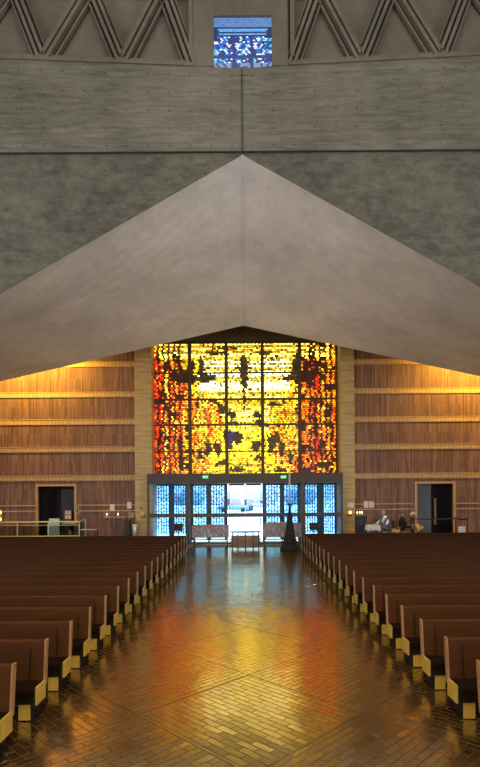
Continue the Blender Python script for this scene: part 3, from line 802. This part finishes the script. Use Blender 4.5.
for px, Y, lab in ((142.5, 29.92, 'golden holy water stoup on the stone pillar beside the steel bin'), (350, 29.92, 'glowing golden lamp on the stone pillar beside the dark cabinet')):
    z = Z(517.3, Y); r = empty('wall_stoup' if px < 200 else 'wall_lamp', (X(px, Y), Y, z), lab, 'stoup' if px < 200 else 'lamp')
    MB().lathe([(.04, 0), (.12, .05), (.16, .13), (.17, .16)], n=20).build('bowl', 'gold', r, smooth=True)
    MB().bev(-.13, .13, -.02, .07, .12, .38, r=.02).build('back_plate', 'gold', r)
    if px > 200: MB().lathe([(.06, .15), (.1, .2), (.08, .28), (.02, .3)], n=14).build('shade', 'lampglow', r, smooth=True)
o = MB().lathe([(.05, 0), (.05, .05), (.03, .07)], n=16).build('doorbell', 'black'); o.rotation_euler = (PI / 2, 0, 0); o.location = (X(141, 30), 30.0, Z(507.3, 30)); tag(o, 'small dark round button on the stone pillar above the stoup', 'button')

# gold-railed glass barrier
YG = 27.6
z1, z0 = Z(521.5, YG, 60), PLZ
xr = X(79, YG); r = empty('glass_railing', (-9, YG, PLZ), 'brass railing with glass panels along the raised floor by the doorway', 'railing')
def rbox(nm, mat, x0, x1, y0, y1, za, zb_, rr=.006): return MB().bev(x0 + 9, x1 + 9, y0 - YG, y1 - YG, za - PLZ, zb_ - PLZ, r=rr).build(nm, mat, r)
rbox('top_rail', 'gold', -17, xr, YG - .03, YG + .03, z1 - .05, z1 + .03)
rbox('middle_rail', 'gold', -17, xr, YG - .015, YG + .015, z1 - .21, z1 - .18)
rbox('lower_rail', 'gold', -17, xr, YG - .03, YG + .03, PLZ + .02, PLZ + .30)
for i in range(5): rbox('glass_panel', 'rail_glass', -17 + (xr + 17) * i / 5 + .04, -17 + (xr + 17) * (i + 1) / 5 - .04, YG - .008, YG + .008, PLZ + .3, z1 - .22, .002)
for i in range(6): x = -17 + (xr + 17) * i / 5; rbox('post', 'steel', x - .025, x + .025, YG - .025, YG + .025, PLZ, z1 - .03)
# the return part of the railing, going away and sideways
xe = X(87.5, 28.9); m = MB(); m.tube([(xr + 9, 0, z1 - PLZ), (xe + 9, .9, z1 - PLZ + .08)], .03); m.build('return_rail', 'gold', r)
m = MB(); m.add([(xr + 9, 0, .25), (xe + 9, .9, .25), (xe + 9, .9, z1 - PLZ - .1), (xr + 9, 0, z1 - PLZ - .1), (xr + 9, .015, .25), (xe + 9, .915, .25), (xe + 9, .915, z1 - PLZ - .1), (xr + 9, .015, z1 - PLZ - .1)],
       [(0, 1, 2, 3), (7, 6, 5, 4), (0, 4, 5, 1), (3, 2, 6, 7), (1, 5, 6, 2), (0, 3, 7, 4)]); m.build('glass_panel', 'rail_glass', r)
MB().bev(xe + 8.96, xe + 9.04, .86, .94, 0, z1 - PLZ + .04).build('post', 'steel', r)
# mint board
r = empty('display_board', (X(54, 28.2), 28.2, PLZ), 'mint green board standing in front of the doorway with the railing', 'board')
zt = Z(518.5, 28.2, 54) - PLZ; MB().bev(-.28, .28, -.02, .02, .12, zt, r=.008).build('panel', 'mint', r)
m = MB(); m.box(-.28, -.24, -.03, .03, 0, .12); m.box(.24, .28, -.03, .03, 0, .12); m.build('foot', 'steel', r)
# glass case on legs
r = empty('display_case', (X(70, 28.6), 28.6, PLZ), 'bluish glass display case behind the railing beside the doorway', 'display case')
zt = Z(523, 28.6, 70) - PLZ; w_ = .36
MB().bev(-w_, w_, -.25, .25, 0, .10).build('base', 'steel', r); MB().box(-w_, w_, -.25, .25, .10, zt - .04).build('glass', 'rail_glass', r)
MB().bev(-w_, w_, -.25, .25, zt - .04, zt).build('lid', 'steel', r); MB().bev(-.1, .05, -.05, .1, .1, .5).build('relic', 'white_cloth', r)
r = empty('framed_picture', (X(68, 30.6), 30.6, Z(518, 30.6)), 'small pale framed picture inside the doorway beside the intercom', 'picture')
MB().bev(-.2, .2, -.03, .03, 0, .52, r=.01).build('frame', 'oak', r)
m = MB()
for a, b in ((-.15, .02), (-.15, .28), (.03, .02), (.03, .28)): m.box(a, a + .12, -.036, -.03, b + .03, b + .2)
m.build('print', 'paper', r)
MB().bev(-.14, .14, -.08, .08, PLZ - Z(518, 30.6), 0, r=.01).build('pedestal', 'navy', r)
# bench table
r = empty('side_table', (X(90, 27.0), 27.0, PLZ), 'low dark table with blue-white top at the end of the railing', 'table')
zt = Z(529.0, 27, 88) - PLZ
MB().bev(-.45, .38, -.2, .2, zt - .05, zt, r=.008).build('tabletop', 'steel', r)
for sx in (-.40, .33):
    for sy in (-.16, .16): MB().bev(sx - .02, sx + .02, sy - .02, sy + .02, 0, zt - .05, r=.004).build('leg', 'black', r)
r = empty('wall_sconce', (X(.5, 30.2), 30.2, Z(521, 30.2, 0)), 'small glowing double lamp on the brick wall at the picture edge', 'lamp')
MB().bev(-.06, .06, -.04, .1, 0, .65, r=.01).build('back_plate', 'gold', r)
for zz in (.1, .5): MB().ball((0, -.08, zz), .09).build('bulb', 'lampglow', r, smooth=True)

# people side ---------------------------------------------------------------
YP = 28.3
x0, x1 = X(356, 28.6), X(366.5, 28.6)
r = empty('dark_cabinet', ((x0 + x1) / 2, 28.8, PLZ), 'dark cabinet with small candles on top beside the stone pillar', 'cabinet'); w_ = (x1 - x0) / 2
zt = Z(516.5, 28.8) - PLZ; MB().bev(-w_ * .9, w_, -.25, .3, .0, zt, r=.01).build('body', 'black', r); MB().bev(-w_ * .95, w_ * 1.05, -.28, .32, zt, zt + .03, r=.006).build('top', 'brown_wood', r)
m = MB(); m.bev(-w_ * .82, -.01, -.262, -.25, .08, zt - .06, r=.004); m.build('door', 'black', r); MB().bev(.01, w_ * .92, -.262, -.25, .08, zt - .06, r=.004).build('door', 'black', r)
for i, (px, lab) in enumerate(((357, 'small lit candle on the dark cabinet, beside the stone pillar'), (359.4, 'small lit candle on the dark cabinet, middle one of three'), (361.8, 'small lit candle on the dark cabinet, away from the pillar'))):
    r = empty('candle', (X(px, 28.8), 28.75, PLZ + zt + .03), lab, 'candle', 'candles on the dark cabinet')
    MB().lathe([(.045, 0), (.05, .09), (.045, .1)], n=14).build('cup', 'wax', r, smooth=True)
    MB().lathe([(.005, .10), (.03, .14), (.02, .18), (.003, .22)], n=10).build('flame', 'flame', r, smooth=True)
YT = 27.9
r = empty('cloth_table', (X(372.5, YT), YT, PLZ), 'table under a white cloth in front of the striped shirt person', 'table')
zt = Z(525, YT, 372) - PLZ
m = MB(); N = 40; top = []; bot = []
for i in range(N):
    a = 2 * PI * i / N; sx, sy = math.copysign(abs(math.cos(a)) ** .4, math.cos(a)), math.copysign(abs(math.sin(a)) ** .4, math.sin(a))
    top.append((sx * .36, sy * .33, zt)); k = 1.06 + .05 * math.sin(i * 1.9); bot.append((sx * .36 * k, sy * .33 * k, zt - .28 - .05 * math.sin(i * .8)))
m.add(top + bot, [tuple(range(N))] + [(i, (i + 1) % N, (i + 1) % N + N, i + N) for i in range(N)]); m.build('tablecloth', 'white_cloth', r)
for sx in (-.3, .3):
    for sy in (-.26, .26): MB().bev(sx - .02, sx + .02, sy - .02, sy + .02, 0, zt - .01, r=.004).build('leg', 'black', r)
m = MB(); m.bev(-.13, .13, -.1, .1, 0, .03); o = m.build('open_book', 'cream'); o.location = (X(374.5, YT), YT, PLZ + zt); tag(o, 'pale book lying on the white cloth table', 'book')

# ---- people
def skinned(name, joints, edges, mat, parent, sub=2, root=0):
    me = bpy.data.meshes.new(name); me.from_pydata([j[0] for j in joints], edges, []); me.materials.append(M[mat])
    o = bpy.data.objects.new(name, me); COL.objects.link(o)
    md = o.modifiers.new('Skin', 'SKIN'); 
    if not me.skin_vertices: bpy.context.view_layer.objects.active = o; bpy.ops.mesh.customdata_skin_add()
    for i, j in enumerate(joints):
        rr = j[1] if isinstance(j[1], tuple) else (j[1], j[1])
        me.skin_vertices[0].data[i].radius = rr; me.skin_vertices[0].data[i].use_root = (i == root)
    md.use_smooth_shade = True
    s_ = o.modifiers.new('Sub', 'SUBSURF'); s_.levels = sub; s_.render_levels = sub
    o.parent = parent; return o
def seated(loc, rz, label, P, top, legs, hair, skin='skin', grow=.018):
    """P: joints of a person facing +x in the local frame"""
    r = empty('person', loc, label, 'person', rz=rz)
    names = list(P); J = [(P[n][:3], P[n][3]) for n in names]; ix = {n: i for i, n in enumerate(names)}
    E = [('pelvis', 'belly'), ('belly', 'chest'), ('chest', 'neck'), ('neck', 'skull0'), ('skull0', 'skull1'), ('skull1', 'skull2'), ('skull1', 'nose')]
    for s_ in 'lr':
        E += [('pelvis', 'hip' + s_), ('hip' + s_, 'knee' + s_), ('knee' + s_, 'ankle' + s_), ('ankle' + s_, 'toe' + s_),
              ('chest', 'sho' + s_), ('sho' + s_, 'elb' + s_), ('elb' + s_, 'wri' + s_), ('wri' + s_, 'palm' + s_)]
    e = [(ix[a], ix[b]) for a, b in E]
    # fingers and thumb
    for s_ in 'lr':
        pm = Vector(P['palm' + s_][:3]); wr_ = Vector(P['wri' + s_][:3]); d = (pm - wr_).normalized(); side = d.cross(Vector((0, 0, 1))).normalized()
        for q, (o_, ln) in enumerate(((-.03, .07), (-.01, .08), (.01, .075), (.03, .06))):
            b = pm + side * o_ + d * .02; t_ = b + d * ln * .6 + Vector((0, 0, -.01)); u_ = t_ + d * ln * .35 + Vector((0, 0, -.025))
            k = len(J); J += [(tuple(b), .010), (tuple(t_), .009), (tuple(u_), .008)]; e += [(ix['palm' + s_], k), (k, k + 1), (k + 1, k + 2)]
        b = wr_ + d * .03 + side * (.04 if s_ == 'l' else -.04); k = len(J); J += [(tuple(b), .012), (tuple(b + d * .05), .010)]; e += [(ix['wri' + s_], k), (k, k + 1)]
    skinned('body', J, e, skin, r)
    def cloth(nm, ns, es, mat, grow):
        jj = [(P[n][:3], tuple(q + grow for q in (P[n][3] if isinstance(P[n][3], tuple) else (P[n][3],) * 2))) for n in ns]
        return skinned(nm, jj, [(ns.index(a), ns.index(b)) for a, b in es], mat, r)
    cloth('jacket', ['belly', 'pelvis', 'chest', 'shol', 'elbl', 'wril', 'shor', 'elbr', 'wrir'],
          [('pelvis', 'belly'), ('belly', 'chest'), ('chest', 'shol'), ('shol', 'elbl'), ('elbl', 'wril'), ('chest', 'shor'), ('shor', 'elbr'), ('elbr', 'wrir')], top, grow)
    cloth('trousers', ['pelvis', 'hipl', 'kneel', 'anklel', 'hipr', 'kneer', 'ankler'],
          [('pelvis', 'hipl'), ('hipl', 'kneel'), ('kneel', 'anklel'), ('pelvis', 'hipr'), ('hipr', 'kneer'), ('kneer', 'ankler')], legs, .016)
    for s_ in 'lr':
        a, t_ = Vector(P['ankle' + s_][:3]), Vector(P['toe' + s_][:3])
        m = MB(); c = (a + t_) / 2; m.ball((c.x, c.y, max(.045, c.z - .01)), .15, 1.0, .38, .34); m.build('shoe', 'black', r, smooth=True)
    h = Vector(P['skull1'][:3])
    m = MB(); m.ball((h.x - .025, h.y, h.z + .035), .108, 1.0, .88, 1.02, 16); m.build('hair', hair, r, smooth=True)
    m = MB()
    for s_ in (-1, 1): m.ball((h.x + .088, h.y + s_ * .03, h.z - .01), .010)
    m.build('eyes', 'black', r, smooth=True)
    m = MB()
    for s_ in (-1, 1): m.ball((h.x - .0, h.y + s_ * .082, h.z - .02), .022, .7, .4, 1.2)
    m.build('ears', skin, r, smooth=True)
    m = MB(); m.ball((h.x + .085, h.y, h.z - .065), .022, .4, 1.1, .3); m.build('mouth', 'brown_wood', r, smooth=True)
    return r
def posed(lean, armfwd, armz, kx, dz=0, spread=0.09, foot=0, headdrop=0):
    zp = .56 + dz
    sx = lean
    return dict(pelvis=(0, 0, zp, (.14, .15)), belly=(sx * .35, 0, zp + .20, (.12, .14)), chest=(sx * .75, 0, zp + .42, (.12, .17)), neck=(sx + .01, 0, zp + .58, .055),
        skull0=(sx + .04, 0, zp + .64 - headdrop, .065), skull1=(sx + .05, 0, zp + .73 - headdrop, (.085, .08)), skull2=(sx + .04, 0, zp + .80 - headdrop, .06), nose=(sx + .145, 0, zp + .71 - headdrop, .014),
        hipl=(.08, .10, zp - .01, .095), kneel=(kx, .10 + spread, zp + .02, .065), anklel=(kx + foot, .10 + spread, .09, .045), toel=(kx + foot + .17, .12 + spread, .04, .035),
        hipr=(.08, -.10, zp - .01, .095), kneer=(kx + .02, -.10 - spread, zp + .02, .065), ankler=(kx + foot + .03, -.10 - spread, .09, .045), toer=(kx + foot + .20, -.12 - spread, .04, .035),
        shol=(sx * .85, .19, zp + .49, .062), elbl=(sx * .85 + armfwd * .4, .24, zp + .25, .047), wril=(sx * .85 + armfwd, .17, zp + armz, .032), palml=(sx * .85 + armfwd + .08, .16, zp + armz - .01, (.035, .02)),
        shor=(sx * .85, -.19, zp + .49, .062), elbr=(sx * .85 + armfwd * .35, -.24, zp + .25, .047), wrir=(sx * .85 + armfwd * .95, -.16, zp + armz, .032), palmr=(sx * .85 + armfwd * .95 + .08, -.15, zp + armz - .01, (.035, .02)))
Yp = 28.1
seated((X(387.5, Yp), Yp, PLZ), PI - .5, 'seated person in blue and white striped shirt leaning over the white table', posed(.22, .40, .17, .42, dz=.06), 'stripes', 'jeans', 'hair_grey', grow=.045)
seated((X(401.0, Yp), Yp, PLZ), -.35, 'seated person dressed in black with legs stretched toward the dark doorway', posed(.06, .26, .10, .46, dz=.04, foot=.22), 'black_cloth', 'black_cloth', 'hair_dark', grow=.05)
def chair(loc, rz, label, mat='black'):
    r = empty('chair', loc, label, 'chair', rz=rz)
    MB().bev(-.22, .24, -.23, .23, .40, .45, r=.015).build('seat', mat, r)
    MB().bev(-.27, -.22, -.22, .22, .55, .95, r=.012).build('backrest', mat, r)
    for sx in (-.24, .20):
        for sy in (-.2, .2): MB().bev(sx - .015, sx + .015, sy - .015, sy + .015, 0, .41 if sx > 0 else .60, r=.004).build('leg', 'steel', r)
chair((X(388.3, Yp), Yp, PLZ - .02), PI - .5, 'dark chair under the person in the striped shirt')
chair((X(400.4, Yp), Yp, PLZ - .02), -.35, 'dark chair under the person dressed in black')

def bouquet(name, loc, label, R, n, mat, pot=True, zc=.5, pr=.05):
    r = empty(name, loc, label, 'flowers')
    if pot: MB().lathe([(.10, 0), (.14, .05), (.17, .24), (.15, .26)], n=18).build('pot', 'gold', r, smooth=True)
    st = MB(); pe = MB(); lf = MB()
    for i in range(n):
        a = random.uniform(0, 2 * PI); q = R * math.sqrt(random.random()); x, y = q * math.cos(a), q * math.sin(a); z = zc + random.uniform(-.5, .5) * R * 1.2
        st.tube([(x * .15, y * .15, .22 if pot else zc - R), (x * .6, y * .6, (z + .22) / 2), (x, y, z)], .006, 5)
        for k in range(5):
            b = 2 * PI * k / 5; pe.ball((x + pr * .7 * math.cos(b), y - .02, z + pr * .7 * math.sin(b)), pr * .6, 1, .5, 1, 8)
        pe.ball((x, y - .03, z), pr * .4, seg=8)
        lf.ball((x * .8 + random.uniform(-.05, .05), y * .8, z - .08), .05, 1.4, .5, .5, 6)
    st.build('stems', 'leaf', r); pe.build('blossoms', mat, r, smooth=True); lf.build('leaves', 'leaf', r, smooth=True)
    return r
r = bouquet('flower_stand', (X(412.6, 28.6), 28.6, PLZ), 'cream flowers on a tall stand beside the dark doorway frame', .15, 16, 'cream', False, Z(514.3, 28.6, 412) - PLZ, .05)
MB().tube([(0, 0, .02), (0, 0, Z(514.3, 28.6, 412) - PLZ - .1)], .02).build('pole', 'gold', r); MB().lathe([(.16, 0), (.16, .02), (.03, .05)], n=18).build('base', 'gold', r)
bouquet('flower_pot', (X(418, 28.2), 28.2, PLZ), 'yellow flowers in a pot below the cream ones', .24, 26, 'yellow', True, .55)
bouquet('flower_basket', (X(396, 27.3), 27.3, PLZ), 'golden flowers in a pot between the two seated people', .14, 14, 'yellow', True, .38)
# stanchions and belts
YS = 27.4
SP = [(410.5, 27.5), (455.5, 27.6), (467, 26.9)]
zt = 1.06
posts = []
for i, (px, Y) in enumerate(SP):
    lab = ['black belt stanchion beside the person dressed in black', 'black belt stanchion in front of the dark doorway edge', 'black belt stanchion beside the white sign, outermost post'][i]
    r = empty('stanchion', (X(px, Y), Y, PLZ), lab, 'stanchion', 'stanchions on the people side')
    MB().lathe([(.17, 0), (.17, .02), (.05, .045)], n=24).build('base', 'black', r, smooth=True); MB().tube([(0, 0, .03), (0, 0, zt)], .03, 12).build('pole', 'black', r)
    MB().lathe([(.038, zt), (.038, zt + .06), (.02, zt + .075)], n=14).build('cap', 'black', r, smooth=True); posts.append(Vector((X(px, Y), Y, PLZ + zt)))
for (a, b), lab in zip(((0, 1), (1, 2)), ('black belt stretched across the dark doorway', 'black belt above the small white sign')):
    m = MB(); p, q = posts[a], posts[b]; d = (q - p).normalized() * .04; p = p + d; q = q - d; n_ = 10; vs = []
    for k in range(n_ + 1):
        c = p.lerp(q, k / n_) - Vector((0, 0, .04 * math.sin(PI * k / n_))); vs += [(c.x, c.y, c.z + .03), (c.x, c.y, c.z - .03), (c.x, c.y + .006, c.z + .03), (c.x, c.y + .006, c.z - .03)]
    fs = []
    for k in range(n_):
        o_ = 4 * k; fs += [(o_, o_ + 1, o_ + 5, o_ + 4), (o_ + 2, o_ + 6, o_ + 7, o_ + 3), (o_, o_ + 4, o_ + 6, o_ + 2), (o_ + 1, o_ + 3, o_ + 7, o_ + 5)]
    m.add(vs, fs); tag(m.build('barrier_belt', 'black'), lab, 'belt')
x0, x1 = X(458, 27.3), X(465, 27.3); r = empty('floor_sign', ((x0 + x1) / 2, 27.3, PLZ), 'white sign board standing under the belt between two stanchions', 'sign')
w_ = (x1 - x0) / 2; zt_ = Z(526.5, 27.3, 460) - PLZ
MB().bev(-w_, w_, -.012, .012, .1, zt_, r=.004).build('board', 'paper', r); m = MB(); m.box(-w_, w_, -.1, .1, 0, .02); m.box(-.02, .02, -.012, .012, .02, .1); m.build('foot', 'steel', r)
r = empty('stanchion', (X(476, 28.4), 28.4, PLZ), 'black belt stanchion standing against the brick wall beyond the sign', 'stanchion', 'stanchions on the people side')
MB().lathe([(.17, 0), (.17, .02), (.05, .045)], n=24).build('base', 'black', r, smooth=True); MB().tube([(0, 0, .03), (0, 0, .95)], .02, 12).build('pole', 'black', r)

# ------------------------------------------------------------------ lights
def area(name, loc, target, sx, sy, power, col, spread=None):
    l = bpy.data.lights.new(name, 'AREA'); l.shape = 'RECTANGLE'; l.size = sx; l.size_y = sy; l.energy = power; l.color = col
    if spread: l.spread = spread
    o = bpy.data.objects.new(name, l); COL.objects.link(o); o.location = loc
    o.rotation_euler = (Vector(target) - Vector(loc)).to_track_quat('-Z', 'Y').to_euler(); return o
area('cupola_daylight', (0, 4, 22.5), (0, 4, 0), 14, 14, 1650, (1, .95, .86))
area('opposite_entrance_daylight', (0, -11.5, 4.5), (0, 14, 8), 11, 7, 1750, (1, .96, .89))
area('side_entrance_daylight', (-19.2, 4, 6), (0, 14, 8), 9, 8, 2500, (1, .96, .95))
area('side_entrance_daylight', (19.2, 4, 6), (0, 14, 8), 9, 8, 2500, (1, .96, .95))
area('wall_washer', (-12.8, 28.9, 11.4), (-12.8, 30.3, 6.5), 6, .4, 1150, (1, .55, .06))
area('wall_washer', (13.6, 28.9, 11.2), (13.6, 30.3, 6.5), 5, .4, 1000, (1, .55, .06))
area('nave_downlight', (0, 3, 13), (0, 8, 0), 1.0, 1.0, 650, (1, .70, .14), 1.6)
sn = bpy.data.lights.new('sun', 'SUN'); sn.energy = 18; sn.angle = .01; sn.color = (1, .97, .92)
so = bpy.data.objects.new('sun', sn); COL.objects.link(so); so.rotation_euler = (math.radians(40), 0, math.radians(150))
w = bpy.data.worlds.new('World'); S.world = w; w.use_nodes = True
bg = w.node_tree.nodes['Background']; bg.inputs[0].default_value = (.72, .89, 1, 1); bg.inputs[1].default_value = 3.0

# ------------------------------------------------------------------ camera
cd = bpy.data.cameras.new('camera'); cam = bpy.data.objects.new('camera', cd); COL.objects.link(cam); S.camera = cam
cd.sensor_fit = 'VERTICAL'; cd.sensor_height = 36; cd.sensor_width = 36 * 480 / 767; cd.lens = 36 * F / 767
cd.shift_x = (240 - CX) / 767; cd.shift_y = (CY - 383.5) / 767
cam.location = (0, 0, CH); cam.rotation_euler = (PI / 2, 0, 0)
cam.rotation_euler = (Matrix.Rotation(PI / 2, 3, 'X') @ Matrix.Rotation(-TH, 3, 'Z')).to_euler()
cd.clip_end = 500
S.view_settings.view_transform = 'Standard'; S.view_settings.look = 'None'; S.view_settings.exposure = 0; S.view_settings.gamma = 1
S.cycles.use_denoising = True
S.cycles.max_bounces = 10; S.cycles.transparent_max_bounces = 16; S.cycles.sample_clamp_indirect = 12
